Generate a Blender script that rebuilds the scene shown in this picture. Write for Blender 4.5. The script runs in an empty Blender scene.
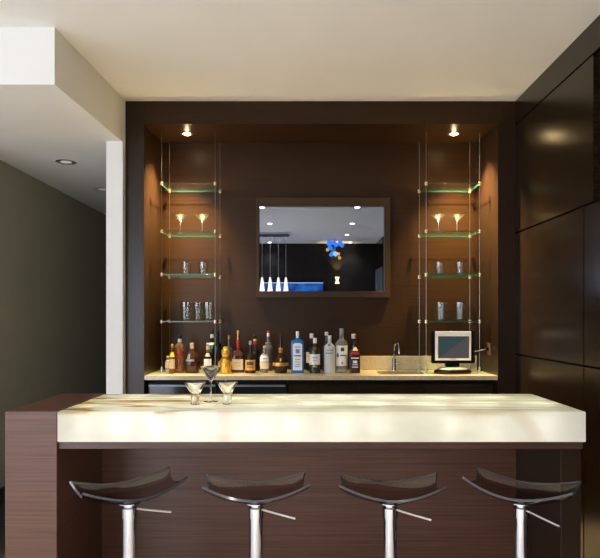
import bpy, bmesh, math, random
from mathutils import Vector, Matrix
random.seed(7)
C = bpy.context.scene.collection
PI = math.pi
EYE = 1.47
def X(px, D): return (px - 303.0) / 600.0 * D
def Z(py, D): return EYE - (py - 318.0) / 600.0 * D

# ------------------------------------------------------------------ materials
def new_mat(name):
    m = bpy.data.materials.new(name); m.use_nodes = True
    nt = m.node_tree; b = nt.nodes['Principled BSDF']
    return m, nt, b
def setp(b, **k):
    for a, v in k.items():
        b.inputs[a.replace('_', ' ')].default_value = v
def mat(name, col, rough=.5, metal=0, spec=.5, trans=0, ior=1.45, coat=0, emit=None, es=0, vary=0, scale=30):
    m, nt, b = new_mat(name)
    setp(b, Base_Color=(*col, 1), Roughness=rough, Metallic=metal, Specular_IOR_Level=spec,
         Transmission_Weight=trans, IOR=ior, Coat_Weight=coat)
    if emit: setp(b, Emission_Color=(*emit, 1), Emission_Strength=es)
    if vary:
        tc = nt.nodes.new('ShaderNodeTexCoord'); n = nt.nodes.new('ShaderNodeTexNoise'); n.inputs['Scale'].default_value = scale
        n.inputs['Detail'].default_value = 4
        r = nt.nodes.new('ShaderNodeValToRGB')
        r.color_ramp.elements[0].position = .3; r.color_ramp.elements[1].position = .7
        r.color_ramp.elements[0].color = (*[c * (1 - vary) for c in col], 1)
        r.color_ramp.elements[1].color = (*[min(1, c * (1 + vary)) for c in col], 1)
        nt.links.new(tc.outputs['Object'], n.inputs['Vector']); nt.links.new(n.outputs['Fac'], r.inputs['Fac'])
        nt.links.new(r.outputs['Color'], b.inputs['Base Color'])
    return m
def wood(name, dark, light, grain='H', rough=.3, coat=.0, spec=.5):
    """straight-grained dark veneer; H = grain along X/Y, V = grain along Z"""
    m, nt, b = new_mat(name)
    tc = nt.nodes.new('ShaderNodeTexCoord'); mp = nt.nodes.new('ShaderNodeMapping')
    mp.inputs['Scale'].default_value = (1.3, 1.3, 95) if grain == 'H' else (95, 95, 1.3)
    n = nt.nodes.new('ShaderNodeTexNoise'); n.inputs['Scale'].default_value = 1.6; n.inputs['Detail'].default_value = 6; n.inputs['Roughness'].default_value = .65
    n2 = nt.nodes.new('ShaderNodeTexNoise'); n2.inputs['Scale'].default_value = 1.2; n2.inputs['Detail'].default_value = 2
    mx = nt.nodes.new('ShaderNodeMath'); mx.operation = 'MULTIPLY_ADD'; mx.inputs[1].default_value = .35
    r = nt.nodes.new('ShaderNodeValToRGB')
    r.color_ramp.elements[0].position = .42; r.color_ramp.elements[1].position = .85
    r.color_ramp.elements[0].color = (*dark, 1); r.color_ramp.elements[1].color = (*light, 1)
    L = nt.links.new
    L(tc.outputs['Object'], mp.inputs['Vector']); L(mp.outputs['Vector'], n.inputs['Vector']); L(tc.outputs['Object'], n2.inputs['Vector'])
    L(n2.outputs['Fac'], mx.inputs[0]); L(n.outputs['Fac'], mx.inputs[2]); L(mx.outputs['Value'], r.inputs['Fac'])
    L(r.outputs['Color'], b.inputs['Base Color'])
    bp = nt.nodes.new('ShaderNodeBump'); bp.inputs['Strength'].default_value = .06; bp.inputs['Distance'].default_value = .002
    L(n.outputs['Fac'], bp.inputs['Height']); L(bp.outputs['Normal'], b.inputs['Normal'])
    setp(b, Roughness=rough, Coat_Weight=coat, Specular_IOR_Level=spec)
    return m

def sheet_glass(name, tint, ior=1.5, rough=.05, refl=(1, 1, 1), boost=1.0, add=0.0):
    # a thin clear wall: tinted straight-through light plus a fresnel reflection, the same for every ray
    m = bpy.data.materials.new(name); m.use_nodes = True; nt = m.node_tree; L = nt.links.new
    nt.nodes.remove(nt.nodes['Principled BSDF'])
    t = nt.nodes.new('ShaderNodeBsdfTransparent'); t.inputs[0].default_value = (*tint, 1)
    gl_ = nt.nodes.new('ShaderNodeBsdfGlossy'); gl_.inputs['Roughness'].default_value = rough; gl_.inputs['Color'].default_value = (*refl, 1)
    lw = nt.nodes.new('ShaderNodeLayerWeight'); lw.inputs['Blend'].default_value = .5
    pw = nt.nodes.new('ShaderNodeMath'); pw.operation = 'POWER'; pw.inputs[1].default_value = 5
    f2 = nt.nodes.new('ShaderNodeMath'); f2.operation = 'MULTIPLY_ADD'; f2.use_clamp = True; f2.inputs[1].default_value = .9 * boost; f2.inputs[2].default_value = .04 + add
    L(lw.outputs['Facing'], pw.inputs[0]); L(pw.outputs[0], f2.inputs[0])
    mx = nt.nodes.new('ShaderNodeMixShader'); L(f2.outputs[0], mx.inputs[0]); L(t.outputs[0], mx.inputs[1]); L(gl_.outputs[0], mx.inputs[2])
    L(mx.outputs[0], nt.nodes['Material Output'].inputs['Surface'])
    return m
M = {}
M['alcove'] = wood('alcove_veneer', (.0185, .0076, .0021), (.038, .0160, .0048), 'H', .36, spec=.2)
M['frame'] = wood('frame_veneer', (.014, .0068, .0032), (.025, .012, .0056), 'V', .30, spec=.3)
M['panelw'] = wood('wall_panel_veneer', (.012, .0068, .003), (.020, .011, .005), 'H', .22, spec=.33)
M['barw'] = wood('bar_veneer', (.050, .019, .010), (.135, .055, .032), 'H', .36, spec=.4)
M['barw_dark'] = wood('bar_veneer_rail', (.040, .016, .010), (.08, .034, .02), 'H', .4)
M['paint'] = mat('white_ceiling_paint', (.80, .79, .755), .8, spec=.2, vary=.015, scale=3)
M['greige'] = mat('olive_grey_wall_paint', (.33, .30, .21), .8, spec=.2, vary=.03, scale=5)
M['whitewall'] = mat('white_wall_paint', (.80, .79, .77), .8, spec=.2, vary=.015, scale=3)
M['darkwall'] = mat('dark_brown_wall_paint', (.014, .011, .008), .7, spec=.3, vary=.1, scale=4)
M['black'] = mat('matt_black', (.004, .004, .004), .6, spec=.2)
M['base'] = mat('dark_baseboard_paint', (.012, .010, .009), .5)
M['chrome'] = mat('chrome', (.47, .49, .54), .07, 1)
M['brushed'] = mat('brushed_steel', (.62, .62, .64), .28, 1)
M['clamp'] = mat('brass_toned_clamp', (.85, .68, .42), .35, 1)
M['cable'] = mat('steel_cable', (.34, .32, .30), .3, 1)
M['seat'] = sheet_glass('smoky_clear_acrylic', (.74, .68, .67), rough=.04, boost=.28, add=.01)
M['seatrim'] = mat('dark_acrylic_edge', (.045, .047, .06), .1, 0, 1.0)
M['glass'] = sheet_glass('clear_glass', (.93, .95, .94), rough=.05, boost=1.0, add=.02)
M['crystal'] = mat('thick_clear_crystal', (.98, .98, .97), .02, 0, .6, 1, 1.46)
M['sparkle'] = sheet_glass('cut_crystal', (.85, .85, .82), rough=.22, boost=1, add=.32)
M['shelfglass'] = sheet_glass('shelf_glass', (.93, .97, .95), rough=.04, boost=.8)
M['shelfedge'] = mat('green_glass_edge', (.008, .12, .09), .15, 0, .5, .2)
M['mirror'] = mat('mirror_silver', (.27, .30, .37), .0, 1)
M['counter'] = mat('beige_stone', (.56, .47, .33), .16, spec=.6, vary=.10, scale=55)
M['blackgloss'] = mat('black_gloss', (.006, .007, .008), .15)
M['fridge'] = mat('blue_black_fridge_glass', (.010, .016, .022), .12, spec=.7)
M['brass'] = mat('lit_brass_lens', (.9, .6, .3), .3, 1)

# floor: large tiles out of view, made pale to bounce light onto the ceiling
m, nt, b = new_mat('pale_floor_tiles')
tc = nt.nodes.new('ShaderNodeTexCoord'); br = nt.nodes.new('ShaderNodeTexBrick')
br.offset = 0; br.inputs['Scale'].default_value = 1; br.inputs['Brick Width'].default_value = .6; br.inputs['Row Height'].default_value = .6
br.inputs['Mortar Size'].default_value = .004
br.inputs['Color1'].default_value = (.60, .545, .475, 1); br.inputs['Color2'].default_value = (.57, .515, .45, 1); br.inputs['Mortar'].default_value = (.12, .09, .06, 1)
nt.links.new(tc.outputs['Object'], br.inputs['Vector']); nt.links.new(br.outputs['Color'], b.inputs['Base Color'])
setp(b, Roughness=.35)
M['floor'] = m

# onyx: translucent veined stone lit from inside by real lamps
m, nt, b = new_mat('veined_translucent_onyx')
L = nt.links.new
tc = nt.nodes.new('ShaderNodeTexCoord')
mp = nt.nodes.new('ShaderNodeMapping'); mp.inputs['Scale'].default_value = (.7, 26, 1.2)
n = nt.nodes.new('ShaderNodeTexNoise'); n.inputs['Scale'].default_value = 1.5; n.inputs['Detail'].default_value = 6; n.inputs['Distortion'].default_value = .35
r = nt.nodes.new('ShaderNodeValToRGB'); e = r.color_ramp.elements
e[0].position = .36; e[0].color = (.40, .40, .20, 1); e[1].position = .62; e[1].color = (.95, .94, .90, 1)
a = e.new(.46); a.color = (.86, .84, .64, 1)
L(tc.outputs['Object'], mp.inputs['Vector']); L(mp.outputs['Vector'], n.inputs['Vector']); L(n.outputs['Fac'], r.inputs['Fac'])
# brown cloud vein towards the left end plus thin rusty veins
mp2 = nt.nodes.new('ShaderNodeMapping'); mp2.inputs['Scale'].default_value = (2.2, 9, 4); mp2.inputs['Location'].default_value = (.35, .2, 0)
n2 = nt.nodes.new('ShaderNodeTexNoise'); n2.inputs['Scale'].default_value = 1.3; n2.inputs['Detail'].default_value = 5; n2.inputs['Distortion'].default_value = .8
r2 = nt.nodes.new('ShaderNodeValToRGB'); r2.color_ramp.elements[0].position = .49; r2.color_ramp.elements[1].position = .62
r2.color_ramp.elements[0].color = (0, 0, 0, 1); r2.color_ramp.elements[1].color = (1, 1, 1, 1)
L(tc.outputs['Object'], mp2.inputs['Vector']); L(mp2.outputs['Vector'], n2.inputs['Vector']); L(n2.outputs['Fac'], r2.inputs['Fac'])
sp = nt.nodes.new('ShaderNodeSeparateXYZ'); L(tc.outputs['Object'], sp.inputs['Vector'])
mr = nt.nodes.new('ShaderNodeMapRange'); mr.inputs['From Min'].default_value = -.65; mr.inputs['From Max'].default_value = -.25
mr.inputs['To Min'].default_value = 1.0; mr.inputs['To Max'].default_value = .0
L(sp.outputs['X'], mr.inputs['Value'])
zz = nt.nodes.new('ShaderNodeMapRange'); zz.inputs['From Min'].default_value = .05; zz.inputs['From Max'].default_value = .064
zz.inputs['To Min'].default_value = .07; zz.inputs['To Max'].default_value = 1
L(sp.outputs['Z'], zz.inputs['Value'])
mu = nt.nodes.new('ShaderNodeMath'); mu.operation = 'MULTIPLY'; L(r2.outputs['Color'], mu.inputs[0])
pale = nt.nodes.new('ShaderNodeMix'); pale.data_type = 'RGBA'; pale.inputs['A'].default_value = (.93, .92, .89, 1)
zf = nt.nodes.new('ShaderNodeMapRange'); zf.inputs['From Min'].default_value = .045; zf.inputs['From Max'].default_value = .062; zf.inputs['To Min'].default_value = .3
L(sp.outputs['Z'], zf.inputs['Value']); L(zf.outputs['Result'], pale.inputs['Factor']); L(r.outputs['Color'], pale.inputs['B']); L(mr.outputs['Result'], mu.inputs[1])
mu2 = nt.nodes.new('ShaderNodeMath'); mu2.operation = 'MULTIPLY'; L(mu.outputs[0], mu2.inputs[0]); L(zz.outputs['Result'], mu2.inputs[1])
mix = nt.nodes.new('ShaderNodeMix'); mix.data_type = 'RGBA'; mix.inputs['B'].default_value = (.42, .24, .05, 1)
L(mu2.outputs[0], mix.inputs['Factor']); L(pale.outputs['Result'], mix.inputs['A'])
# thin veins crossing all along
vo = nt.nodes.new('ShaderNodeTexWave'); vo.wave_type = 'BANDS'; vo.bands_direction = 'DIAGONAL'
vo.inputs['Scale'].default_value = .55; vo.inputs['Distortion'].default_value = 9; vo.inputs['Detail'].default_value = 3
L(tc.outputs['Object'], vo.inputs['Vector'])
r3 = nt.nodes.new('ShaderNodeValToRGB'); r3.color_ramp.elements[0].position = .965; r3.color_ramp.elements[1].position = 1
r3.color_ramp.elements[0].color = (0, 0, 0, 1); r3.color_ramp.elements[1].color = (.22, .22, .22, 1)
L(vo.outputs['Fac'], r3.inputs['Fac'])
mix2 = nt.nodes.new('ShaderNodeMix'); mix2.data_type = 'RGBA'; mix2.inputs['B'].default_value = (.62, .42, .22, 1)
L(r3.outputs['Color'], mix2.inputs['Factor']); L(mix.outputs['Result'], mix2.inputs['A'])
tr = nt.nodes.new('ShaderNodeBsdfTranslucent'); L(mix2.outputs['Result'], tr.inputs['Color'])
L(mix2.outputs['Result'], b.inputs['Base Color']); setp(b, Roughness=.10, Specular_IOR_Level=.5)
ms = nt.nodes.new('ShaderNodeMixShader'); ms.inputs[0].default_value = .74
L(b.outputs[0], ms.inputs[1]); L(tr.outputs[0], ms.inputs[2]); L(ms.outputs[0], nt.nodes['Material Output'].inputs['Surface'])
M['onyx'] = m

# ------------------------------------------------------------------ mesh helpers
class MB:
    def __init__(s): s.bm = bmesh.new()
    def box(s, x0, x1, y0, y1, z0, z1, bev=0, seg=1):
        v = [s.bm.verts.new(p) for p in ((x0,y0,z0),(x1,y0,z0),(x1,y1,z0),(x0,y1,z0),(x0,y0,z1),(x1,y0,z1),(x1,y1,z1),(x0,y1,z1))]
        fs = [s.bm.faces.new([v[i] for i in q]) for q in ((3,2,1,0),(4,5,6,7),(0,1,5,4),(1,2,6,5),(2,3,7,6),(3,0,4,7))]
        if bev:
            es = list({e for f in fs for e in f.edges})
            bmesh.ops.bevel(s.bm, geom=es, offset=bev, segments=seg, affect='EDGES', clamp_overlap=True)
        return s
    def prism(s, pts, z0, z1):
        a = [s.bm.verts.new((x, y, z0)) for x, y in pts]; b_ = [s.bm.verts.new((x, y, z1)) for x, y in pts]
        n_ = len(pts)
        s.bm.faces.new(a[::-1]); s.bm.faces.new(b_)
        for i in range(n_): s.bm.faces.new((a[i], a[(i+1) % n_], b_[(i+1) % n_], b_[i]))
        return s
    def lathe(s, prof, x=0, y=0, z=0, seg=28, ex=2, dr=1, closed=False):
        """prof: list of (radius, height); ex: superellipse exponent; dr: depth ratio; closed joins last to first"""
        rings = []
        for r_, h in prof:
            if r_ < 1e-5: rings.append([s.bm.verts.new((x, y, z + h))])
            else:
                ring = []
                for k in range(seg):
                    t = 2 * PI * (k + .5) / seg; c, sn = math.cos(t), math.sin(t)
                    q = (abs(c) ** ex + abs(sn) ** ex) ** (-1 / ex)
                    ring.append(s.bm.verts.new((x + r_ * q * c, y + r_ * dr * q * sn, z + h)))
                rings.append(ring)
        pairs = list(zip(rings, rings[1:])) + ([(rings[-1], rings[0])] if closed else [])
        for A, B in pairs:
            if len(A) == 1 and len(B) == 1: continue
            for k in range(seg):
                k2 = (k + 1) % seg
                if len(A) == 1: s.bm.faces.new((A[0], B[k2], B[k]))
                elif len(B) == 1: s.bm.faces.new((A[k], A[k2], B[0]))
                else: s.bm.faces.new((A[k], A[k2], B[k2], B[k]))
        if not closed:
            for R_, flip in ((rings[0], True), (rings[-1], False)):
                if len(R_) > 1: s.bm.faces.new(R_[::-1] if flip else R_)
        return s
    def tube(s, pts, r_, seg=10):
        pts = [Vector(p) for p in pts]; rings = []
        rr = r_ if isinstance(r_, (list, tuple)) else [r_] * len(pts)
        up = None
        for i, p in enumerate(pts):
            d = (pts[min(i+1, len(pts)-1)] - pts[max(i-1, 0)]).normalized()
            if up is None: up = d.orthogonal().normalized()
            else: up = (up - d * up.dot(d)).normalized()
            w = d.cross(up)
            rings.append([s.bm.verts.new(p + (up * math.cos(2*PI*k/seg) + w * math.sin(2*PI*k/seg)) * rr[i]) for k in range(seg)])
        for A, B in zip(rings, rings[1:]):
            for k in range(seg): s.bm.faces.new((A[k], A[(k+1) % seg], B[(k+1) % seg], B[k]))
        s.bm.faces.new(rings[0][::-1]); s.bm.faces.new(rings[-1])
        return s
    def disc(s, r_, x, y, z, h, seg=24): return s.lathe([(r_, 0), (r_, h)], x, y, z, seg)
    def build(s, name, material, parent=None, smooth=False, loc=None):
        bmesh.ops.recalc_face_normals(s.bm, faces=s.bm.faces[:])
        me = bpy.data.meshes.new(name)
        if loc is not None: bmesh.ops.translate(s.bm, verts=s.bm.verts[:], vec=-Vector(loc))
        s.bm.to_mesh(me); s.bm.free()
        if smooth:
            me.shade_smooth()
            try: me.set_sharp_from_angle(angle=math.radians(38))
            except Exception: pass
        me.materials.append(material)
        o = bpy.data.objects.new(name, me); C.objects.link(o)
        if loc is not None: o.location = loc
        if parent: o.parent = parent
        return o
def tag(o, label, cat, group=None):
    o['label'] = label; o['category'] = cat
    if group: o['group'] = group
    return o
def thing(name, label, cat, loc=(0, 0, 0), rz=0, group=None):
    o = bpy.data.objects.new(name, None); C.objects.link(o); o.location = loc; o.rotation_euler = (0, 0, rz)
    o.empty_display_size = .05
    return tag(o, label, cat, group)
def struct(name, mb, m_, smooth=False):
    o = mb.build(name, m_, smooth=smooth); o['kind'] = 'structure'; return o
def kids(o): return [c for c in bpy.data.objects if c.parent is o]
def dup(root, loc, rz=0, label=None, group=None):
    def cp(o, parent):
        c = o.copy(); C.objects.link(c); c.parent = parent
        for ch in kids(o):
            if ch is not c: cp(ch, c)
        return c
    r_ = cp(root, None); r_.location = loc; r_.rotation_euler = (0, 0, rz)
    if label: r_['label'] = label
    if group: r_['group'] = group
    return r_
def light(name, kind, loc, power, col=(1, 1, 1), parent=None, **k):
    d = bpy.data.lights.new(name, kind); d.energy = power; d.color = col
    for a_, v in k.items(): setattr(d, a_, v)
    o = bpy.data.objects.new(name, d); C.objects.link(o); o.location = loc
    if parent: o.parent = parent
    return o
WARM = (1, .70, .34); NEUT = (1, .965, .92); DAY = (.80, .88, 1.0)

# ------------------------------------------------------------------ the room
YB, YF, XR, XL = -2.95, 4.40, 1.555, -4.5
CEIL = 3.06
NL, NR, NT, NB = -1.166, 1.43, 2.893, 4.95     # alcove
struct('floor', MB().box(-6, 1.75, -3.1, 9.2, -.1, 0), M['floor'])
struct('floor_hall', MB().box(-4.5, -1.42, 3.25, 9.0, 0, .004), mat('dark_slate_floor', (.02, .018, .016), .4))
struct('ceiling', MB().box(-6, 1.75, -3.1, 9.2, CEIL, CEIL + .1), M['paint'])
# dropped soffit over the hall
struct('trim_1', MB().prism([(-1.357, 3.277), (-1.302, 4.40), (-1.302, 9.1), (-6, 9.1), (-6, 3.277)], 2.745, CEIL), M['paint'])
# hall walls
struct('wall_left', MB().prism([(-2.60, 4.30), (-2.60, 9.1), (-2.44, 9.1), (-2.44, 4.30)], 0, 2.745), M['greige'])
struct('baseboard_left', MB().box(-2.44, -2.425, 4.30, 9.0, 0, .10), M['base'])
struct('wall_hall_return', MB().box(-6, -2.60, 4.30, 4.42, 0, 2.745), M['greige'])
struct('wall_hall_end', MB().box(-2.44, -1.42, 9.0, 9.1, 0, 2.745), M['greige'])
struct('wall_hall_right', MB().box(-1.42, -1.302, 4.33, 9.0, 0, 2.745), M['whitewall'])
# room's outer walls
mb = MB(); mb.box(XL - .15, XL, -3.1, -1.6, 0, CEIL); mb.box(XL - .15, XL, 1.9, 3.277, 0, CEIL); mb.box(XL - .15, XL, 3.277, 4.30, 0, 2.745)
mb.box(XL - .15, XL, -1.6, 1.9, 2.55, CEIL); mb.box(XL - .15, XL, -1.6, 1.9, 0, .35)
struct('wall_far_left', mb, M['whitewall'])
mb = MB(); mb.box(XL, -4.36, YB - .12, YB, 0, CEIL); mb.box(-1.88, XR, YB - .12, YB, 0, CEIL); mb.box(-4.36, -1.88, YB - .12, YB, 2.72, CEIL)
struct('wall_rear', mb, M['darkwall'])
# windows (daylight), behind and left of the camera
wf = struct('window_1', MB().box(XL - .12, XL - .06, -1.6, 1.9, .35, .43).box(XL - .12, XL - .06, -1.6, 1.9, 2.47, 2.55)
            .box(XL - .12, XL - .06, -1.6, -1.52, .43, 2.47).box(XL - .12, XL - .06, 1.82, 1.9, .43, 2.47).box(XL - .12, XL - .06, .11, .19, .43, 2.47), M['whitewall'])
MB().box(XL - .10, XL - .09, -1.52, 1.82, .43, 2.47).build('pane', M['glass'], wf)
wf = struct('window_2', MB().box(-4.36, -4.30, YB - .10, YB - .04, 0, 2.72).box(-1.94, -1.88, YB - .10, YB - .04, 0, 2.72)
            .box(-4.30, -1.94, YB - .10, YB - .04, 0, .08).box(-3.15, -3.09, YB - .10, YB - .04, .08, 2.64).box(-4.30, -1.94, YB - .10, YB - .04, 2.64, 2.72), M['whitewall'])
MB().box(-4.30, -1.94, YB - .08, YB - .07, .08, 2.64).build('pane', M['glass'], wf)

# alcove wall and portal frame
struct('wall_back', MB().box(-1.302, 1.70, NB, NB + .12, 0, CEIL), M['alcove'])
tj = MB(); tj.box(-1.302, NL, YF, NB, 0, CEIL); tj.box(NR, XR, YF, NB, 0, CEIL)
struct('trim_2', tj, M['frame'])
mb = MB(); mb.box(NL, NR, YF, 4.67, NT, CEIL); mb.box(NL, NR, 4.67, NB, NT + .02, CEIL)
struct('trim_3', mb, M['alcove'])

# right wall: flush veneer panels over a dark core, grooves at z 2.885, 2.09, 1.205 and y 3.32
g = .006
mb = MB(); mb.box(XR + .03, XR + .15, -3.1, YF + .55, 0, CEIL)
struct('wall_right', mb, M['black'])
mb = MB(); T = .03
mb.box(XR, XR + T, -1.85, YF, 2.885 + g, CEIL)
mb.box(XR, XR + T, 3.215, YF, 2.09 + g, 2.885 - g); mb.box(XR, XR + T, 1.2, 3.13, 2.09 + g, 2.885 - g); mb.box(XR, XR + T, -1.85, 1.19, 2.09 + g, 2.885 - g)
mb.box(XR, XR + T, 3.33, YF, 1.205 + g, 2.09 - g); mb.box(XR, XR + T, 1.2, 3.316, 1.205 + g, 2.09 - g); mb.box(XR, XR + T, -1.85, 1.19, 1.205 + g, 2.09 - g)
mb.box(XR, XR + T, 3.33, YF, 0, 1.205 - g); mb.box(XR, XR + T, 1.2, 3.316, 0, 1.205 - g); mb.box(XR, XR + T, -1.85, 1.19, 0, 1.205 - g)
mb.box(XR, XR + T, YB, -1.95, 2.5, CEIL)
struct('trim_4', mb, M['panelw'])
struct('door_1', MB().box(XR + .005, XR + T, YB, -1.95, 0, 2.49), mat('grey_door_paint', (.10, .12, .12), .5))

# ------------------------------------------------------------------ back counter
def slab_with_hole(x0, x1, y0, y1, z0, z1, hx0, hx1, hy0, hy1):
    s = MB(); n_ = 32; bm = s.bm
    cx, cy = (hx0 + hx1) / 2, (hy0 + hy1) / 2; a_, b_ = (hx1 - hx0) / 2, (hy1 - hy0) / 2
    ang = []; outer = []
    for k in range(n_):
        t = 2 * PI * k / n_; c, sn = math.cos(t), math.sin(t); q = (abs(c) ** 5 + abs(sn) ** 5) ** (-.2)
        outer.append((cx + a_ * q * c, cy + b_ * q * sn))
    loops = {}
    for z in (z0, z1):
        inner = [bm.verts.new((x, y, z)) for x, y in outer]
        cor = [bm.verts.new(p) for p in ((x1, y1, z), (x0, y1, z), (x0, y0, z), (x1, y0, z))]
        q4 = n_ // 4
        for c_i in range(4):
            k0 = c_i * q4
            for k in range(k0, k0 + q4): bm.faces.new((inner[k % n_], inner[(k + 1) % n_], cor[c_i]))
            bm.faces.new((inner[(k0 + q4) % n_], cor[(c_i + 1) % 4], cor[c_i]))
        loops[z] = (inner, cor)
    for key in (0, 1):
        A, B = loops[z0][key], loops[z1][key]; n2_ = len(A)
        for k in range(n2_): bm.faces.new((A[k], A[(k+1) % n2_], B[(k+1) % n2_], B[k]))
    return s
CT = 1.045
cab_top = CT - .032
tag(slab_with_hole(NL + .001, NR - .001, YF + .005, NB - .001, CT - .03, CT, .575, .93, 4.53, 4.81).build('stone_countertop', M['counter']),
    'beige stone back counter top running across the alcove under the bottles', 'countertop')
tag(MB().box(X(359.5, 4.94), NR - .002, NB - .021, NB - .001, CT + .001, CT + .113, .002).build('stone_backsplash', M['counter']),
    'low beige stone upstand behind the sink and monitor', 'backsplash')
# sink
t = thing('undermount_sink', 'steel basin set into the back counter below the tap', 'sink', (.7525, 4.67, CT - .17))
mb = MB(); prof = [(1, .137), (.97, .02), (.9, .0), (.05, -.004)]
bm = mb.bm
def basin(mb, off, flip):
    rings = []
    for r_, h in ((1.0, .138), (.96, .02), (.88, .0), (.12, -.003)):
        ring = []
        for k in range(32):
            tt = 2 * PI * k / 32; c, sn = math.cos(tt), math.sin(tt); q = (abs(c) ** 5 + abs(sn) ** 5) ** (-.2)
            ring.append(mb.bm.verts.new(((.178 * r_ + off) * q * c, (.14 * r_ + off) * q * sn, h - off)))
        rings.append(ring)
    return rings
A = basin(mb, .004, 0); B = basin(mb, .008, 0)
for R_ in (A, B):
    for P, Q in zip(R_, R_[1:]):
        for k in range(32): bm.faces.new((P[k], P[(k+1) % 32], Q[(k+1) % 32], Q[k]))
    bm.faces.new(R_[-1])
for k in range(32): bm.faces.new((A[0][k], A[0][(k+1) % 32], B[0][(k+1) % 32], B[0][k]))
mb.build('basin', M['brushed'], t, True)
MB().disc(.022, 0, 0, -.006, .006).build('drain', M['chrome'], t, True)
# faucet
fx, fy = X(394, 4.86), 4.86
t = thing('bar_faucet', 'slim chrome gooseneck tap behind the back counter sink', 'faucet', (fx, fy, CT))
MB().lathe([(.019, 0), (.019, .008), (.0165, .012), (.0165, .092), (.013, .098)]).build('body', M['chrome'], t, True)
pts = [(0, 0, .09), (0, 0, .15)] + [(.014 * (1 - math.cos(a_)) , -.045 * (1 - math.cos(a_)), .15 + .075 * math.sin(a_)) for a_ in [PI * k / 9 for k in range(1, 9)]] + [(.028, -.09, .14)]
MB().tube(pts, .0075, 12).build('spout', M['chrome'], t, True)
h_ = MB().tube([(.014, 0, .055), (.034, -.004, .055)], [.009, .012], 12).build('valve', M['chrome'], t, True)
MB().tube([(.036, -.004, .056), (.075, -.02, .07)], [.0055, .004], 8).build('handle', M['brushed'], h_, True)

# base cabinets
def carcase(x0, x1, name, label, cat, doors, dm, handle=False):
    t = thing(name, label, cat, ((x0 + x1) / 2, 4.7, 0)); w = (x1 - x0) / 2
    MB().box(-w, w, -.20, .245, .0, cab_top).build('body', M['black'], t)
    n_ = len(doors) - 1
    for i in range(n_):
        a_, b_ = -w + 2 * w * doors[i] + .004, -w + 2 * w * doors[i + 1] - .004
        d = MB().box(a_, b_, -.222, -.2005, .10, cab_top - .035, .0015).build('door', dm, t)
        if handle:
            MB().box(a_ + .01, b_ - .01, -.24, -.2222, cab_top - .055, cab_top - .040, .003).build('handle', mat('dull_steel_rail', (.22, .24, .28), .4, .8), d)
    return t
xs = X(287.5, 4.45)
carcase(NL + .002, xs - .001, 'undercounter_fridge', 'blue-black glass fronted fridge with steel top rail under the left of the back counter', 'fridge', (0, .5, 1), M['fridge'], True)
carcase(xs + .001, NR - .002, 'base_cabinet', 'dark brown wood cabinet under the sink side of the back counter', 'cabinet', (0, .33, .66, 1), M['panelw'])

# ------------------------------------------------------------------ alcove downlights
def downlight(x, y, z, label, power, col, cat='ceiling light', r_=.045, spot=True, glow=8, group=None, ang=100, ptp=0, blend=.9, tilt=0, name='recessed_downlight'):
    t = thing(name, label, cat, (x, y, z), 0, group)
    MB().lathe([(r_ * .78, -.002), (r_ * 1.25, -.003), (r_ * 1.3, -.0005), (r_ * .8, -.0005)], closed=True).build('trim_ring', M['brushed'], t, True)
    lm = mat('lamp_lens', (1, .9, .8), .4, emit=col, es=glow)
    MB().lathe([(0.0, -.008), (r_ * .5, -.007), (r_ * .77, -.001)]).build('lens', lm, t, True)
    if power:
        light('lamp', 'SPOT', (0, 0, -.012), power, col, t, spot_size=math.radians(ang), spot_blend=blend, shadow_soft_size=.03).rotation_euler = (0, math.radians(-tilt), 0)
    if ptp: light('bounce_fill', 'POINT', (0, 0, -.035), ptp, col, t, shadow_soft_size=.012)  # added fill, stands in for warm light bounced onto the alcove ceiling
    return t
downlight(X(187, 4.64), 4.64, NT, 'glowing warm downlight in the alcove ceiling above the left glass shelves', 820, WARM, r_=.038, glow=30, ptp=.35, ang=90, blend=1.0, tilt=-9)
downlight(X(454, 4.64), 4.64, NT, 'glowing warm downlight in the alcove ceiling above the right glass shelves', 820, WARM, r_=.038, glow=30, ptp=.35, ang=90, blend=1.0, tilt=9)

# ------------------------------------------------------------------ hanging glass shelves
def shelf_unit(cx, label):
    t = thing('glass_shelf_unit', label, 'shelves', (cx, 4.74, CT))
    hw, hd = .205, .135
    top = NT - CT
    for sx in (-1, 1):
        for sy in (-1, 1):
            tt = top if sy < 0 else top + .02
            c = MB().tube([(sx * hw, sy * hd, .004), (sx * hw, sy * hd, tt - .001)], .0016, 8).build('cable', M['cable'], t, True)
            MB().disc(.008, sx * hw, sy * hd, .0005, .05, 12).build('anchor', M['brushed'], c, True)
    for z in (2.505, 2.139, 1.807, 1.447):
        s = MB().box(-hw - .004, hw + .004, -hd - .012, hd + .012, z - CT - .010, z - CT, .001).build('glass_shelf', M['shelfglass'], t)
        s.data.materials.append(M['shelfedge'])
        for p_ in s.data.polygons:
            if abs(p_.normal.z) < .5: p_.material_index = 1
        for sx in (-1, 1):
            for sy in (-1, 1):
                MB().disc(.011, sx * (hw + .001), sy * (hd + .003), z - CT - .018, .026, 12).build('clamp', M['clamp'], s, True)
    return t
SLX, SRX = X(188.3, 4.6), X(453, 4.6)
shelf_unit(SLX, 'four glass shelves hung on steel cables at the left of the alcove')
shelf_unit(SRX, 'four glass shelves hung on steel cables at the right of the alcove above the monitor')
TOPZ = {2: 2.139, 3: 1.807, 4: 1.447}
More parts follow.
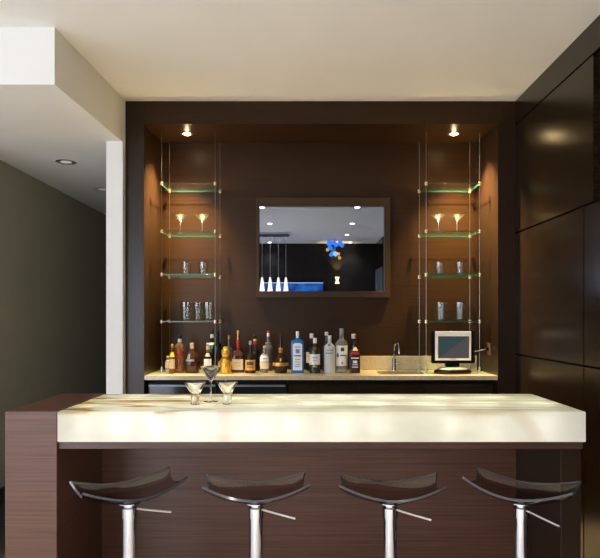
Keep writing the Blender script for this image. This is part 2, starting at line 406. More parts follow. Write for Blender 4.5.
# glassware: hollow walls
def coupe_mesh(name):
    t_ = .0016
    outer = [(.030, 0), (.030, .002), (.006, .006), (.0038, .012), (.0038, .085), (.0065, .092), (.018, .104), (.040, .122), (.057, .140)]
    inner = [(.0555, .140), (.038, .1235), (.017, .107), (.004, .099), (0, .098)]
    return MB().lathe([(0, 0)] + outer + inner, seg=24)
def tumbler(h, r_, name):
    return MB().lathe([(0, 0), (r_ * .86, 0), (r_ * .9, .003), (r_, h), (r_ - .003, h), (r_ * .9 - .004, .014), (0, .012)], seg=24)
def on_shelf(x, y, z, mbf, name, label, group):
    o = mbf.build(name, M['sparkle' if name == 'cocktail_glass' else 'glass'], smooth=True); o.location = (x, y, z + .0006)
    return tag(o, label, 'glass', group)
gr = 'stemmed glasses on the second shelves'
for px, lab in ((180.5, 'shallow stemmed cocktail glass on the left shelves, the left one of its pair'), (202, 'shallow stemmed cocktail glass on the left shelves, the right one of its pair'),
                (438.5, 'shallow stemmed cocktail glass on the right shelves, the left one of its pair'), (457, 'shallow stemmed cocktail glass on the right shelves, the right one of its pair')):
    on_shelf(X(px, 4.72), 4.72, TOPZ[2], coupe_mesh('c'), 'cocktail_glass', lab, gr)
gr = 'short tumblers on the third shelves'
for px, lab in ((186, 'short clear tumbler on the left third shelf, nearer the side wall'), (203.5, 'short clear tumbler on the left third shelf, nearer the mirror'),
                (439.5, 'short clear tumbler on the right third shelf, nearer the mirror'), (460, 'short clear tumbler on the right third shelf, nearer the side wall')):
    on_shelf(X(px, 4.70), 4.70, TOPZ[3], tumbler(.10, .044, 't'), 'tumbler', lab, gr)
gr = 'tall tumblers on the bottom shelves'
for px, y, lab in ((186, 4.66, 'tall clear tumbler on the lowest left shelf, leftmost of three'), (198, 4.76, 'tall clear tumbler on the lowest left shelf, in the middle of three'), (208.5, 4.66, 'tall clear tumbler on the lowest left shelf, rightmost of three'),
                (440.8, 4.68, 'tall clear tumbler on the lowest right shelf, the left one of its pair'), (459.8, 4.68, 'tall clear tumbler on the lowest right shelf, the right one of its pair')):
    on_shelf(X(px, y), y, TOPZ[4], tumbler(.145, .0465, 't'), 'tall_tumbler', lab, gr)

# ------------------------------------------------------------------ mirror
mx0, mx1, mz0, mz1 = X(256, 4.9), X(390.5, 4.9), Z(297.5, 4.9), Z(197.5, 4.9)
t = thing('framed_mirror', 'wide wall mirror in a flat brown wooden frame at the middle of the alcove', 'mirror', ((mx0 + mx1) / 2, NB, mz0))
w, hh = (mx1 - mx0) / 2, mz1 - mz0; b1 = .052
gx0, gx1 = X(259.5, 4.93) - (mx0 + mx1) / 2, X(384, 4.93) - (mx0 + mx1) / 2
gz0, gz1 = Z(291.3, 4.93) - mz0, Z(206.5, 4.93) - mz0
mb = MB(); mb.box(-w, w, -.048, -.002, 0, gz0, .002); mb.box(-w, w, -.048, -.002, gz1, hh, .002)
mb.box(-w, gx0, -.0478, -.002, gz0, gz1, .002); mb.box(gx1, w, -.0478, -.002, gz0, gz1, .002)
mb.build('frame', wood('mirror_frame_veneer', (.034, .017, .007), (.055, .028, .012), 'H', .45, spec=.25), t)
MB().box(gx0 + .001, gx1 - .001, -.022, -.004, gz0 + .001, gz1 - .001).build('glass', M['mirror'], t)

# ------------------------------------------------------------------ bar
BT = 1.074
t = thing('bar_counter', 'dark brown wood home bar body with a wide left end panel under the glowing top', 'bar', (0, 2.83, 0))
MB().box(-1.257, -1.038, -.30, .30, 0, BT + .002, .0015).build('end_panel', M['barw'], t)
MB().box(1.10, 1.185, -.27, .27, 0, .914, .0015).build('end_panel', M['frame'], t)
MB().box(-1.037, 1.099, .262, .29, 0, .914).build('front_panel', M['barw'], t)
MB().box(-1.037, 1.187, -.285, .29, .9145, .9455, .001).build('top_rail', M['barw_dark'], t)
MB().box(1.192 - .09, 1.187, .2705, .29, 0, .914).build('rear_panel', M['frame'], t)
ox = MB().box(-1.036, 1.193, 2.53, 3.13, .947, BT, .002, 2).build('onyx_bar_top', M['onyx'], loc=(.08, 2.83, 1.01))
tag(ox, 'thick veined cream onyx bar top glowing from inside above the stools', 'bar top')
lamps = [(-.34, .8), (-.93, 1.0), (-.78, 1.2), (-.62, 1.2), (-.48, 1.0), (-.20, 1.0), (-.05, 1.0), (.17, .9), (.33, .9), (.62, 1.1), (.80, 1.0), (1.02, 1.1)]
for x, p in lamps:
    light('onyx_lamp', 'POINT', (x - .08, -.20, .0), .030 * p, (.88, .94, 1), ox, shadow_soft_size=.02)
    light('onyx_lamp', 'POINT', (x - .08, -.248, .004), .040 * p, (1, .985, .94), ox, shadow_soft_size=.012)
for k in range(9):
    x = -.93 + k * .255
    for yy in (.17, -.05): light('onyx_lamp', 'POINT', (x - .08 + yy * .5, yy, -.054), .56, (1, .97, .84), ox, shadow_soft_size=.02)

# martini glasses on the bar
def vglass(x, y, h, R, base, name, label):
    if base:   # cone on a thick cylindrical foot
        hc = h * .56; rf = .021
        prof = [(0, 0), (rf, 0), (rf + .001, .003), (rf - .003, hc * .45), (rf + .0005, hc * .75), (rf * .75, hc), (rf * .7 + .006, hc + .004), (R, h), (R - .0022, h), (.006, hc + .012), (0, hc + .010)]
        hc = h * .44
        prof = [(0, 0), (rf, 0), (rf + .001, .003), (rf - .001, hc * .5), (rf, hc * .8), (rf - .003, hc), (R, h), (R - .0024, h), (.008, hc + .006), (0, hc + .005)]
    else:
        prof = [(0, 0), (.035, 0), (.035, .0015), (.008, .006), (.0036, .014), (.0034, h * .53), (.006, h * .555), (R, h), (R - .0022, h), (.004, h * .59), (0, h * .585)]
    o = MB().lathe(prof, seg=36).build(name, M['crystal'], smooth=True); o.location = (x, y, BT + .0006)
    return tag(o, label, 'glass')
vglass(X(195.3, 2.74), 2.74, .104, .051, True, 'martini_glass', 'stemless cone martini glass on thick foot, left on the onyx bar')
vglass(X(210.8, 2.84), 2.84, .166, .053, False, 'martini_glass', 'tall stemmed martini glass standing between two shorter ones on the onyx bar')
vglass(X(227.4, 2.76), 2.76, .104, .0515, True, 'martini_glass', 'stemless cone martini glass on thick foot, right of the tall stemmed one')

# ------------------------------------------------------------------ bar stools
def seat_mb():
    s = MB(); bm = s.bm; nu, nv = 32, 14; W = .200
    def P(u, v):
        hy = .135 - .042 * u * u
        x = W * u * (1 - .09 * (1 - v * v) * abs(u) ** 4)
        y = hy * v
        z = .045 * abs(u) ** 1.8 + .036 * v * v
        return Vector((x, y, z))
    top = [[bm.verts.new(P(-1 + 2 * i / nu, -1 + 2 * j / nv)) for j in range(nv + 1)] for i in range(nu + 1)]
    th = .009; bot = []
    for i in range(nu + 1):
        row = []
        for j in range(nv + 1):
            u, v = -1 + 2 * i / nu, -1 + 2 * j / nv; e_ = 1e-3
            n_ = (P(u + e_, v) - P(u - e_, v)).cross(P(u, v + e_) - P(u, v - e_)).normalized()
            row.append(bm.verts.new(P(u, v) - n_ * th))
        bot.append(row)
    for i in range(nu):
        for j in range(nv):
            bm.faces.new((top[i][j], top[i+1][j], top[i+1][j+1], top[i][j+1]))
            bm.faces.new((bot[i][j], bot[i][j+1], bot[i+1][j+1], bot[i+1][j]))
    for i in range(nu):
        bm.faces.new((top[i][0], bot[i][0], bot[i+1][0], top[i+1][0])); bm.faces.new((top[i][nv], top[i+1][nv], bot[i+1][nv], bot[i][nv]))
    for j in range(nv):
        bm.faces.new((top[0][j], top[0][j+1], bot[0][j+1], bot[0][j])); bm.faces.new((top[nu][j], bot[nu][j], bot[nu][j+1], top[nu][j+1]))
    return s
SZ = .752
def make_stool(label):
    t = thing('bar_stool', label, 'bar stool', (0, 0, 0), 0, 'acrylic bar stools')
    o = seat_mb().build('seat', M['seat'], t, True); o.data.materials.append(M['seatrim'])
    for p_ in list(o.data.polygons)[-2 * (32 + 14):]: p_.material_index = 1
    o.location = (0, 0, SZ + .009)
    MB().lathe([(.030, .690), (.030, .728), (.024, .734), (.024, .742), (.045, .747), (.045, .7505), (.01, .7515)]).build('seat_mount', M['chrome'], t, True)
    MB().lathe([(.0265, .018), (.0265, .6895)]).build('column', M['chrome'], t, True)
    MB().tube([(.020, -.012, .724), (.075, -.03, .712), (.150, -.055, .698)], [.0042, .004, .004], 8).build('lever', M['brushed'], t, True)
    MB().lathe([(.20, 0), (.20, .004), (.17, .010), (.05, .018), (.03, .026), (.0275, .06), (.0268, .06)]).build('base', M['chrome'], t, True)
    ring = [(.15 * math.sin(a_), -.03 - .15 * math.cos(a_) * .9, .30) for a_ in [(-1 + 2 * k / 16) * PI * .62 for k in range(17)]]
    MB().tube([(-.02, .0, .30)] + ring + [(.02, 0, .30)], .009, 10).build('footrest', M['chrome'], t, True)
    return t
st = make_stool('clear smoky acrylic bar stool nearest the wide left end panel, turned')
spots = [(129.5, 34, None), (256, 5, 'clear smoky acrylic bar stool, second from the wide left end panel'),
         (390, -1, 'clear smoky acrylic bar stool facing the bar squarely, second from the right bar end'), (521, -33, 'clear smoky acrylic bar stool at the right end of the bar, in shadow')]
for i, (px, rz, lab) in enumerate(spots):
    loc = (X(px, 2.35), 2.35, 0)
    if i == 0: st.location = loc; st.rotation_euler = (0, 0, math.radians(rz))
    else: dup(st, loc, math.radians(rz), lab)

# ------------------------------------------------------------------ bottles
def gl(name, col, rough=.05, trans=.0, spec=.6): return mat(name, col, rough, 0, spec, trans, 1.4)
BM = dict(amber=gl('amber_glass', (.30, .10, .02), .05, .55), rose=gl('rose_amber_glass', (.50, .20, .09), .05, .6), dark=gl('dark_glass', (.012, .009, .008)),
          brown=gl('brown_glass', (.07, .025, .012), .06, .3), gold=mat('gold_foil', (.62, .36, .07), .36, .7, vary=.45, scale=70), blue=gl('blue_glass', (.004, .20, .62), .05, .25),
          green=gl('green_glass', (.008, .045, .025), .05, .2), frost=mat('frosted_glass', (.66, .68, .74), .35, 0, .5, .25), clear=gl('bottle_clear_glass', (.85, .85, .86), .03, .85),
          smoke=gl('smoky_glass', (.20, .19, .20), .04, .6),
          white=mat('white_label_paper', (.80, .79, .80), .6), cream=mat('cream_label_paper', (.78, .66, .46), .6), red=mat('red_wax', (.42, .02, .02), .4),
          orange=mat('orange_label_paper', (.75, .34, .04), .5), blackc=mat('black_cap_plastic', (.01, .01, .01), .35), silver=mat('silver_foil', (.6, .6, .63), .3, .8),
          bluep=mat('blue_print', (.08, .22, .55), .5), ink=mat('dark_print', (.05, .05, .06), .5), yellow=mat('yellow_foil', (.80, .52, .05), .4),
          greenp=mat('green_print', (.02, .35, .16), .5), grayc=mat('grey_cap', (.30, .31, .34), .35, .4), cork=mat('pale_seal_paper', (.62, .50, .36), .6))
class Bottle:
    def __init__(s, px, top, wpx, D, body, label, prof, ex=2, dr=1, name='liquor_bottle'):
        s.D = D; s.x = X(px, D); s.H = Z(top, D) - CT; s.R = wpx * D / 1200; s.ex, s.dr = ex, dr
        s.prof = [(r_ * s.R, h * s.H) for h, r_ in prof]
        s.t = thing(name, label, 'bottle', (s.x, D, CT + .0006), 0, 'bottles on the back counter')
        s.last = MB().lathe([(0, 0)] + [(a_, b_) for a_, b_ in s.prof] + [(0, s.prof[-1][1])], seg=32, ex=ex, dr=dr).build('glass_body', BM[body], s.t, True)
    def zf(s, py): return max(0, Z(py, s.D) - CT)
    def rad(s, h):
        p = s.prof
        for (r0, h0), (r1, h1) in zip(p, p[1:]):
            if h0 <= h <= h1 and h1 > h0: return r0 + (r1 - r0) * (h - h0) / (h1 - h0)
        return p[-1][0]
    def patch(s, y_top, y_bot, f0, f1, m_, off=.0010, name='label', parent=None):
        mb = MB(); z0, z1 = s.zf(y_bot), s.zf(y_top); n_ = 12; rows = []
        nz = 3
        for j in range(nz + 1):
            h = z0 + (z1 - z0) * j / nz; r_ = s.rad(h) + off; row = []
            for k in range(n_ + 1):
                f = f0 + (f1 - f0) * k / n_
                row.append(mb.bm.verts.new((f * r_, -s.dr * r_ * (max(0, 1 - abs(f) ** s.ex)) ** (1 / s.ex) - (off if s.dr != 1 else 0), h)))
            rows.append(row)
        for A, B in zip(rows, rows[1:]):
            for k in range(n_): mb.bm.faces.new((A[k], A[k+1], B[k+1], B[k]))
        o = mb.build(name, BM[m_], parent or s.t, True)
        # keep the sheet facing the viewer's side
        return o
    def ring(s, y_top, y_bot, m_, name, grow=.0012, r_=None):
        z0, z1 = s.zf(y_bot), s.zf(y_top)
        if r_: mb = MB().lathe([(r_ * .97, z0), (r_, z0 + .001), (r_, z1 - .0015), (r_ * .88, z1)], seg=20)
        else: mb = MB().lathe([(s.rad(z0) + grow, z0), (s.rad((z0 + z1) / 2) + grow, (z0 + z1) / 2), (s.rad(z1) + grow, z1)], seg=24, ex=s.ex, dr=s.dr)
        return mb.build(name, BM[m_], s.t, True)
def std(sh0, sh1, nr, c0):   # straight body, shoulder, neck
    return [(0, .92), (.012, 1), (sh0, 1), (sh0 + (sh1 - sh0) * .35, .92), (sh0 + (sh1 - sh0) * .7, .62), (sh1, nr), (c0, nr * .92)]

b = Bottle(168, 356, 5.5, 4.62, 'clear', 'small beige miniature bottle at the far left end of the counter', std(.6, .8, .5, .92)); b.patch(360, 368, -.9, .9, 'cork'); b.ring(356, 358, 'cork', 'cap', r_=.011)
b = Bottle(172.4, 344, 6.5, 4.60, 'amber', 'slim amber bottle with gold cap left of the red-lettered bottle', std(.52, .72, .42, .88)); b.patch(359, 368.5, -.85, .85, 'cork'); b.ring(344, 347.5, 'gold', 'cap', r_=.011); b.patch(352, 357, -.8, .8, 'yellow', name='neck_label')
b = Bottle(179.6, 335, 10, 4.68, 'rose', 'rose amber whiskey bottle with red lettering and black cap', std(.66, .80, .30, .90))
for x0, x1 in ((-.85, -.35), (-.2, .25), (.4, .85)): b.patch(351.5, 355.5 if x0 != -.2 else 356.5, x0, x1, 'red', name='red_lettering')
b.ring(335, 339, 'blackc', 'cap', r_=.014); b.ring(339, 342.5, 'white', 'collar', r_=.0145)
b = Bottle(192, 343, 16, 4.66, 'brown', 'squat dark brandy decanter with pale sealed neck', [(0, .7), (.02, .86), (.2, .98), (.35, 1), (.5, .93), (.62, .72), (.72, .40), (.76, .27), (.93, .25)])
b.ring(343, 351, 'cork', 'neck_seal', r_=.0165); b.patch(353.5, 358.5, -.5, -.1, 'grayc', name='emblem'); b.patch(359, 361, -.65, .45, 'grayc', name='lettering')
b = Bottle(212, 330, 9, 4.87, 'dark', 'tall black bottle with white neck bands behind the cream-labelled one', std(.55, .70, .36, .92))
b.ring(330, 333.5, 'blackc', 'cap', r_=.0125); b.ring(334.3, 338, 'white', 'neck_label'); b.ring(342.5, 345, 'white', 'neck_band'); b.patch(345.5, 348.5, -.2, .8, 'greenp', name='green_emblem')
b = Bottle(208, 343, 8.5, 4.62, 'dark', 'dark bottle with cream label and red band, at the tall martini glass', std(.48, .66, .42, .9))
b.ring(343, 344.5, 'white', 'cap', r_=.013); b.ring(345.5, 349.5, 'cork', 'neck_label'); b.ring(350, 352, 'red', 'neck_band'); b.patch(356, 366, -.85, .85, 'white'); b.patch(353, 355.8, -.7, .7, 'cork', name='shoulder_label')
b = Bottle(217.3, 330.5, 8.5, 4.77, 'dark', 'plain tall dark bottle at the back, right of the white-banded one', std(.6, .74, .42, .94)); b.ring(330.5, 335, 'blackc', 'cap', r_=.0135)
b = Bottle(229, 335.5, 10, 4.80, 'smoke', 'clear bottle with thin gold neck standing behind the golden figure bottle', std(.55, .70, .26, .9)); b.ring(335.5, 346, 'gold', 'neck_foil', r_=.0085)
b = Bottle(225.5, 347, 12, 4.62, 'gold', 'textured golden figure-shaped bottle left of the red wax one', [(0, .88), (.03, .95), (.3, 1), (.5, .92), (.57, .66), (.62, .50), (.68, .62), (.78, .74), (.88, .66), (.93, .42)])
b.ring(347, 349.5, 'yellow', 'cap', r_=.0165)
for s_ in (-1, 1):
    MB().tube([(s_ * .030, -.004, .090), (s_ * .045, -.014, .083), (s_ * .048, -.024, .065)], [.011, .009, .008], 8).build('arm', BM['gold'], b.t, True)
b = Bottle(238, 330.5, 12.8, 4.69, 'brown', 'square brown bottle with big cream label and red wax neck', [(0, .95), (.012, 1), (.40, 1), (.46, .85), (.52, .42), (.58, .24), (.93, .19)], 5, .7)
b.patch(359, 369.5, -.86, .86, 'cream'); b.ring(339, 350.5, 'red', 'wax_neck', r_=.0125); b.ring(330.5, 339, 'gold', 'capsule', r_=.0085); b.ring(350.5, 353, 'yellow', 'gold_band', r_=.014)
b.patch(362, 363, -.5, .5, 'cork', .0018, 'print'); b.patch(365, 365.8, -.4, .4, 'cork', .0018, 'print')
b = Bottle(255, 335, 9.5, 4.82, 'dark', 'black bottle with yellow and red neck collar, behind the orange-labelled bottle', std(.50, .68, .38, .9))
b.ring(335, 338.7, 'blackc', 'cap', r_=.0135); b.ring(339, 342, 'yellow', 'neck_foil', r_=.0138); b.ring(342.2, 344.5, 'red', 'neck_band', r_=.0145)
b = Bottle(250.5, 341, 10.8, 4.64, 'dark', 'black bottle with round-topped orange label and silver neck', std(.42, .66, .34, .88))
b.ring(341, 348.5, 'grayc', 'neck_foil', r_=.0125); b.patch(359.8, 370, -.88, .88, 'orange'); b.patch(361.3, 365, -.62, .62, 'ink', .0018, 'emblem'); b.patch(366.2, 367.2, -.6, .6, 'ink', .0018, 'print')
b = Bottle(268.3, 331, 11.5, 4.84, 'smoke', 'smoky bottle with red-tipped white cap, behind the white-labelled decanter', std(.55, .68, .30, .86))
b.ring(333, 340.5, 'white', 'cap', r_=.0115); b.ring(331, 333, 'red', 'cap_tip', r_=.0118); b.ring(342.5, 344.5, 'grayc', 'pourer_ring', r_=.024)
b = Bottle(264.5, 346, 10, 4.64, 'clear', 'small clear decanter bottle with white and cream label', [(0, .75), (.1, .86), (.3, 1), (.55, 1), (.66, .72), (.74, .34), (.94, .30)])
b.ring(346, 348.5, 'cork', 'stopper', r_=.011); b.patch(362, 368.5, -.85, .85, 'cream'); b.patch(355.5, 361.5, -.8, .8, 'white', name='upper_label'); b.patch(357.5, 358.5, -.3, .3, 'bluep', .0018, 'print')
b = Bottle(280.7, 334.5, 16, 4.64, 'dark', 'round black liqueur bottle with gold belt and tall thin neck', [(0, .72), (.02, .80), (.15, .93), (.22, 1), (.28, .96), (.38, .72), (.46, .42), (.50, .26), (.58, .22), (.9, .10)])
b.ring(362.3, 365.8, 'gold', 'gold_belt', .002); b.ring(348, 350.5, 'gold', 'collar', r_=.0175); b.ring(351, 355.5, 'gold', 'neck_band', r_=.0155); b.ring(334.5, 347.5, 'brown', 'stopper', r_=.0075)
b.patch(358, 361, -.12, .12, 'gold', .002, 'crest')
b = Bottle(297.6, 331.5, 12.8, 4.64, 'blue', 'square bright blue gin bottle with tall white label', [(0, .96), (.012, 1), (.74, 1), (.77, .93), (.80, .6), (.83, .28), (.9, .25)], 7, .62)
b.patch(344, 370, -.70, .70, 'white'); b.patch(343, 344, -.5, .5, 'white', name='label_top'); b.ring(331.5, 338, 'white', 'cap', r_=.0125)
b.patch(349, 353, -.3, .3, 'bluep', .0018, 'emblem'); b.patch(346.5, 347.3, -.4, .4, 'bluep', .0018, 'print'); b.patch(355, 356.2, -.5, .5, 'ink', .0018, 'print')
for yy in (359, 361.5, 364, 366): b.patch(yy, yy + .7, -.38, .38, 'bluep', .0018, 'print')
b = Bottle(311.5, 333.5, 10.5, 4.83, 'dark', 'dark bottle with white cap half hidden behind the green gin bottle', std(.55, .70, .34, .9))
b.ring(333.5, 338.3, 'white', 'cap', r_=.0155); b.patch(352, 362.5, -.98, .3, 'white')
b = Bottle(314.9, 338, 11, 4.64, 'green', 'dark green gin bottle with red seal and wide white label', std(.64, .80, .34, .88))
b.ring(338, 343.3, 'white', 'cap', r_=.0148); b.patch(354, 364.5, -.97, .9, 'white'); b.patch(346.6, 349.8, -.45, .2, 'red', name='seal'); b.patch(365.3, 367, -.3, .4, 'gold', name='emblem')
b.patch(357, 357.8, -.5, .4, 'grayc', .0018, 'print'); b.patch(360, 360.6, -.4, .3, 'grayc', .0018, 'print')
b = Bottle(326.5, 332, 9.5, 4.83, 'smoke', 'clear bottle with white cap standing behind the frosted one', std(.6, .72, .32, .9)); b.ring(332, 335.5, 'white', 'cap', r_=.0145)
b = Bottle(329.6, 335.5, 11, 4.64, 'frost', 'frosted white vodka bottle with blue-grey lettering', std(.68, .80, .35, .93))
b.ring(335.5, 338, 'white', 'cap', r_=.0148); b.patch(344.3, 345.6, -.4, .2, 'ink', name='emblem'); b.patch(349.5, 350.5, -.7, .7, 'grayc', name='lettering'); b.patch(352.5, 353.3, -.7, .5, 'ink', name='lettering')
b = Bottle(341.6, 328.5, 12.2, 4.68, 'clear', 'wide clear vodka bottle with large white label and dark stopper', std(.64, .76, .40, .86))
b.ring(328.5, 334.5, 'grayc', 'cap', r_=.0165); b.patch(345.5, 365.5, -.92, .92, 'white'); b.patch(347.5, 351, -.2, .35, 'ink', .0018, 'emblem')
b.patch(353.2, 357, -.75, -.5, 'ink', .0018, 'print'); b.patch(354.5, 355.7, -.3, .7, 'ink', .0018, 'print'); b.patch(361.5, 364, -.12, .2, 'gold', .0018, 'emblem')
b = Bottle(353.6, 334, 8.5, 4.84, 'dark', 'dark bottle with white and red cap behind the square whiskey bottle', std(.58, .72, .38, .9)); b.ring(334, 338.5, 'white', 'cap', r_=.0175); b.patch(334.5, 338, .2, .8, 'red', .012, 'red_mark')
b = Bottle(354.6, 341, 10.6, 4.64, 'brown', 'square dark whiskey bottle with black label and white lettering', std(.66, .80, .36, .9), 6, .95)
b.ring(341, 345, 'blackc', 'cap', r_=.0135); b.patch(356, 369, -.85, .85, 'blackc'); b.patch(347, 350.5, -.5, .6, 'cork', name='neck_label'); b.patch(351.5, 354.3, -.75, .75, 'red', name='shoulder_label')
for a_, b_, w_ in ((357.2, 358.4, .7), (360.3, 363, .38), (364, 364.8, .5), (366.3, 367.2, .55)): b.patch(a_, b_, -w_, w_, 'white', .0020, 'print')

# ------------------------------------------------------------------ monitor
mD = 4.60
t = thing('desktop_monitor', 'square monitor with white and black bezel at the right of the back counter', 'monitor', (X(452.5, mD), mD, CT), math.radians(2))
s = mD / 600
def mxz(px, py): return ((px - 452.5) * s, EYE - (py - 318) * s - CT)
x0, z1 = mxz(431.3, 331); x1, z0 = mxz(475, 363.3)
MB().box(x0, x1, -.012, .028, z0, z1, .006, 2).build('housing', M['blackgloss'], t)
a0, c1 = mxz(434.5, 331.3); a1, c0 = mxz(470.5, 360.3); s0, e1 = mxz(437.3, 336.2); s1, e0 = mxz(468.6, 358)
bez = mat('pale_bezel', (.92, .90, .84), .5)
mb = MB(); mb.box(a0, a1, -.020, -.0125, e1, c1, .001); mb.box(a0, a1, -.020, -.0125, c0, e0, .001); mb.box(a0, s0, -.0198, -.0125, e0, e1); mb.box(s1, a1, -.0198, -.0125, e0, e1)
mb.build('bezel', bez, t)
MB().box(-.02, .02, -.021, -.0202, c0 + .008, c0 + .014).build('badge', M['brushed'], t)
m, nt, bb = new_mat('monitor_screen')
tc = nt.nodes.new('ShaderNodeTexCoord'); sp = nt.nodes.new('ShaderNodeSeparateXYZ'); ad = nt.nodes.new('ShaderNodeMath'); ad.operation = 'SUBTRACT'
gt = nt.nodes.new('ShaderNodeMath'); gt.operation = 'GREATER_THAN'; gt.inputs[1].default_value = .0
mi = nt.nodes.new('ShaderNodeMix'); mi.data_type = 'RGBA'; mi.inputs['B'].default_value = (.055, .11, .115, 1); mi.inputs['A'].default_value = (.14, .125, .135, 1)  # diagonal two-tone is a reflection painted into the screen's emission
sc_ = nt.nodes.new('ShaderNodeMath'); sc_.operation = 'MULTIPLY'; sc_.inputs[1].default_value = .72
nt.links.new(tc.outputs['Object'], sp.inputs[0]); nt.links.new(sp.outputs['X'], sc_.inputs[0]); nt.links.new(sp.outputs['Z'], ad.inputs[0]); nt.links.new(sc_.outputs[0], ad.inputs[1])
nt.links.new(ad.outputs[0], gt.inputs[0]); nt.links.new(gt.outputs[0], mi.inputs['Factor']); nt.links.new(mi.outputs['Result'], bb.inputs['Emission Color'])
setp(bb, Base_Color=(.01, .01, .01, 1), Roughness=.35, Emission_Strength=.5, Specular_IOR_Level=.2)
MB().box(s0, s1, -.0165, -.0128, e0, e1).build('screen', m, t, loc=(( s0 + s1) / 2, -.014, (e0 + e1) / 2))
MB().box(-.055, .055, .0, .026, .0495, z0 + .004, .004).build('neck', M['blackgloss'], t)
MB().lathe([(.140, .0006), (.145, .012), (.136, .028), (.118, .034)], ex=2.2, dr=.62, seg=40).build('base', M['blackgloss'], t, True)
MB().lathe([(.117, .0342), (.112, .040), (.085, .047), (.02, .049)], ex=2.2, dr=.60, seg=40, z=0).build('base_cover', mat('silver_plastic', (.6, .58, .52), .3, .5), t, True)
# wall socket with plug and cord on alcove's right side
oy, oz = 4.60, Z(349, 4.60)
t = thing('wall_socket', 'small brown socket plate on the right side wall of the alcove', 'socket', (NR, oy, oz))
MB().box(-.008, -.0005, -.035, .035, -.045, .045, .002).build('plate', mat('brown_plate', (.16, .075, .05), .4), t)
MB().box(-.030, -.0082, -.012, .012, -.015, .015, .003).build('plug', M['blackgloss'], t)
tag(MB().tube([(NR - .031, oy, oz), (NR - .07, oy + .02, oz - .012), (NR - .12, oy + .06, oz - .03), (NR - .15, oy + .10, oz - .09), (NR - .20, oy + .13, CT + .01), (NR - .27, oy + .12, CT + .0055), (X(468, 4.72), 4.72, CT + .0055)], .0038, 8).build('power_cord', mat('grey_cord', (.35, .33, .32), .5), smooth=True),
    'thin grey power cord from the socket down behind the monitor', 'cord')

# ------------------------------------------------------------------ hall and main ceiling lights
downlight(X(66, 600 * 1.275 / 156), 600 * 1.275 / 156, 2.745, 'unlit round downlight in the hall soffit nearest the camera', 0, (1, 1, 1), r_=.062, glow=.12, group='hall downlights')
downlight(X(103, 5.95), 5.95, 2.745, 'unlit round downlight in the hall soffit half hidden by the white wall end', 0, (1, 1, 1), r_=.062, glow=.12, group='hall downlights')
for x, y, lab, p in ((-.59, 1.23, 'glowing ceiling downlight at the top left corner of the mirror reflection', 60), (.78, 1.23, 'glowing ceiling downlight at the top right of the mirror reflection', 60),
                  (-.56, -.25, 'glowing ceiling downlight in the mirror above the pendant rail', 1050), (.83, -.25, 'glowing ceiling downlight second below the top right one in the mirror', 380),
                  (.84, -1.6, 'glowing ceiling downlight third in the right row of the mirror reflection', 400), (.99, -2.75, 'glowing ceiling downlight farthest in the right row of the mirror reflection', 60),
                  (-.70, -2.75, 'glowing ceiling downlight farthest behind the pendant cords in the mirror', 60)):
    downlight(x, y, CEIL, lab, p, NEUT, r_=.055, glow=28, ang=105)

# pendants seen in the mirror
def yreal(v): return 2 * NB - v
for i, px in enumerate((262.3, 270.3, 278.5, 286)):
    v = 11.2 + .12 * i
    x, y = X(px, v), yreal(v)
    t = thing('pendant_lamp', 'white cone pendant lamp reflected at the lower left of the mirror, ' + ('outermost left', 'second from the left', 'third from the left', 'rightmost of four')[i], 'pendant lamp', (x, y, CEIL - .031), 0, 'pendants over the room behind')
    zt, zb = Z(277.5, v) - CEIL + .031, Z(292.5, v) - CEIL + .031
    MB().tube([(0, 0, -.001), (0, 0, zt)], .004, 6).build('cord', M['brushed'], t)
    MB().lathe([(.014, zt), (.025, zt - .06), (.036, zt - .15), (.050, zb), (.044, zb), (.031, zt - .15), (.018, zt - .06), (.008, zt - .004)], closed=True).build('shade', mat('glowing_opal_glass', (.9, .85, .75), .4, emit=(1, .84, .58), es=3.2), t, True)
    light('lamp', 'POINT', (0, 0, zb - .03), 6, WARM, t, shadow_soft_size=.03)
v = 11.4
tag(MB().box(X(258, v), X(289, v), yreal(v) - .19, yreal(v) + .23, CEIL - .03, CEIL - .0005).build('pendant_rail', M['brushed']), 'long ceiling plate from which the four cone pendants hang', 'ceiling plate')
# blue glowing screen, sconce, blue glass cluster on / near the rear wall
t = thing('wall_screen', 'bright blue screen on the far wall, seen along the mirror\'s bottom edge', 'screen', (X(292, 12.8), YB, 0))
MB().box(-.68, .68, .001, .05, 1.30, 2.24, .004).build('housing', M['blackgloss'], t)
m, nt, bb = new_mat('blue_screen_picture'); tc = nt.nodes.new('ShaderNodeTexCoord'); n = nt.nodes.new('ShaderNodeTexNoise'); n.inputs['Scale'].default_value = 6
r = nt.nodes.new('ShaderNodeValToRGB'); r.color_ramp.elements[0].color = (.0, .05, .35, 1); r.color_ramp.elements[1].color = (.02, .28, .85, 1); r.color_ramp.elements[0].position = .4; r.color_ramp.elements[1].position = .65
nt.links.new(tc.outputs['Object'], n.inputs['Vector']); nt.links.new(n.outputs['Fac'], r.inputs['Fac']); nt.links.new(r.outputs['Color'], bb.inputs['Emission Color']); setp(bb, Base_Color=(0, 0, 0, 1), Emission_Strength=1.5)
MB().box(-.66, .66, .0505, .054, 1.32, 2.205).build('display', m, t)
MB().box(-.66, .66, .0505, .056, 2.208, 2.225).build('light_strip', mat('pale_blue_strip', (.5, .6, .8), .4, emit=(.45, .62, 1), es=2), t)
sx = X(337, 12.8)
t = thing('wall_sconce', 'small amber up-and-down sconce on the far wall in the mirror', 'wall lamp', (sx, YB, Z(280.5, 12.8)))
MB().box(-.03, .03, .001, .05, -.06, .06, .004).build('backplate', M['brass'], t)
MB().lathe([(.05, .07), (.022, .0), (.05, -.07), (.044, -.07), (.016, 0), (.044, .07)], 0, .09, 0, closed=True).build('shade', mat('amber_glass_shade', (.9, .6, .3), .3, emit=(1, .62, .25), es=9), t, True)
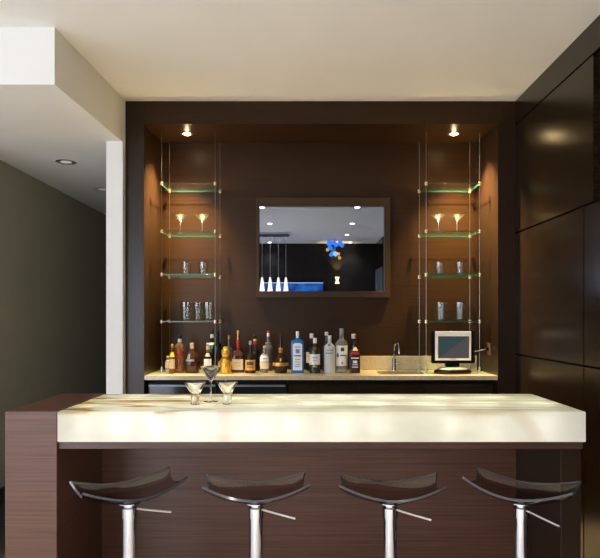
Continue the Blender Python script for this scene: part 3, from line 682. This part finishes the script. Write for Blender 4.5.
light('lamp_up', 'SPOT', (0, .09, .09), 90, (1, .6, .2), t, spot_size=math.radians(75), spot_blend=.8, shadow_soft_size=.01).rotation_euler = (PI, 0, 0)
light('lamp_down', 'SPOT', (0, .09, -.09), 50, (1, .6, .2), t, spot_size=math.radians(75), spot_blend=.8, shadow_soft_size=.01)
v = 12.2
t = thing('glass_chandelier', 'small hanging cluster of blue glass balls reflected in the mirror', 'chandelier', (X(335, v), yreal(v), CEIL))
MB().tube([(0, 0, -.001), (0, 0, Z(258, v) - CEIL)], .008, 8).build('stem', M['brushed'], t)
bl = mat('glowing_blue_glass', (.05, .3, .9), .2, emit=(.03, .25, 1), es=2); am = mat('glowing_amber_glass', (.9, .5, .1), .2, emit=(1, .45, .05), es=1.4)
for px, py, r_, mm in ((329, 242.5, .055, bl), (333, 243, .045, bl), (330, 248, .05, bl), (336, 245, .045, bl), (340, 241, .05, bl), (342, 245.5, .045, bl), (333, 253, .05, bl), (331, 255, .04, bl), (327.5, 250, .035, am), (338.5, 254, .035, am), (339.5, 258, .035, am)):
    x_, z_ = X(px, v) - X(335, v), Z(py, v) - CEIL
    z_ = min(z_, -r_ - .02)
    MB().lathe([(0, -r_)] + [(r_ * math.cos(a_), r_ * math.sin(a_)) for a_ in [-PI / 2 + PI * k / 8 for k in range(1, 8)]] + [(0, r_)], x_, 0, z_, seg=14).tube([(x_, 0, z_), (0, 0, z_ * .7 - .05)], .004, 6).build('glass_ball', mm, t, True)
light('lamp', 'POINT', (0, .08, -.3), .3, (.3, .5, 1), t, shadow_soft_size=.05)

# ------------------------------------------------------------------ daylight through the windows
o = light('daylight', 'AREA', (XL - .05, .15, 1.45), 95, DAY, shape='RECTANGLE', size=3.3, size_y=2.0); o.rotation_euler = (PI / 2, 0, -PI / 2)
o = light('daylight', 'AREA', (-3.12, YB - .03, 1.36), 122, DAY, shape='RECTANGLE', size=2.34, size_y=2.5); o.rotation_euler = (PI / 2, 0, 0)
w = bpy.data.worlds.new('sky'); bpy.context.scene.world = w; w.use_nodes = True
w.node_tree.nodes['Background'].inputs[0].default_value = (.55, .7, 1, 1); w.node_tree.nodes['Background'].inputs[1].default_value = 1.0

# ------------------------------------------------------------------ camera & colour
cd = bpy.data.cameras.new('camera'); cam = bpy.data.objects.new('camera', cd); C.objects.link(cam)
cam.location = (0, 0, EYE); cam.rotation_euler = (PI / 2, 0, 0)
cd.sensor_fit = 'HORIZONTAL'; cd.sensor_width = 36; cd.lens = 36; cd.shift_x = -3 / 600; cd.shift_y = 39 / 600; cd.clip_start = .02
bpy.context.scene.camera = cam
sc = bpy.context.scene
sc.view_settings.view_transform = 'Standard'; sc.view_settings.look = 'None'; sc.view_settings.gamma = 1; sc.view_settings.use_curve_mapping = False
sc.view_settings.exposure = 0.0
sc.cycles.max_bounces = 14; sc.cycles.transmission_bounces = 14; sc.cycles.transparent_max_bounces = 16; sc.cycles.glossy_bounces = 8; sc.cycles.diffuse_bounces = 4
sc.cycles.caustics_reflective = True; sc.cycles.caustics_refractive = True; sc.cycles.sample_clamp_indirect = 20; sc.cycles.blur_glossy = .5
sc.cycles.use_denoising = True
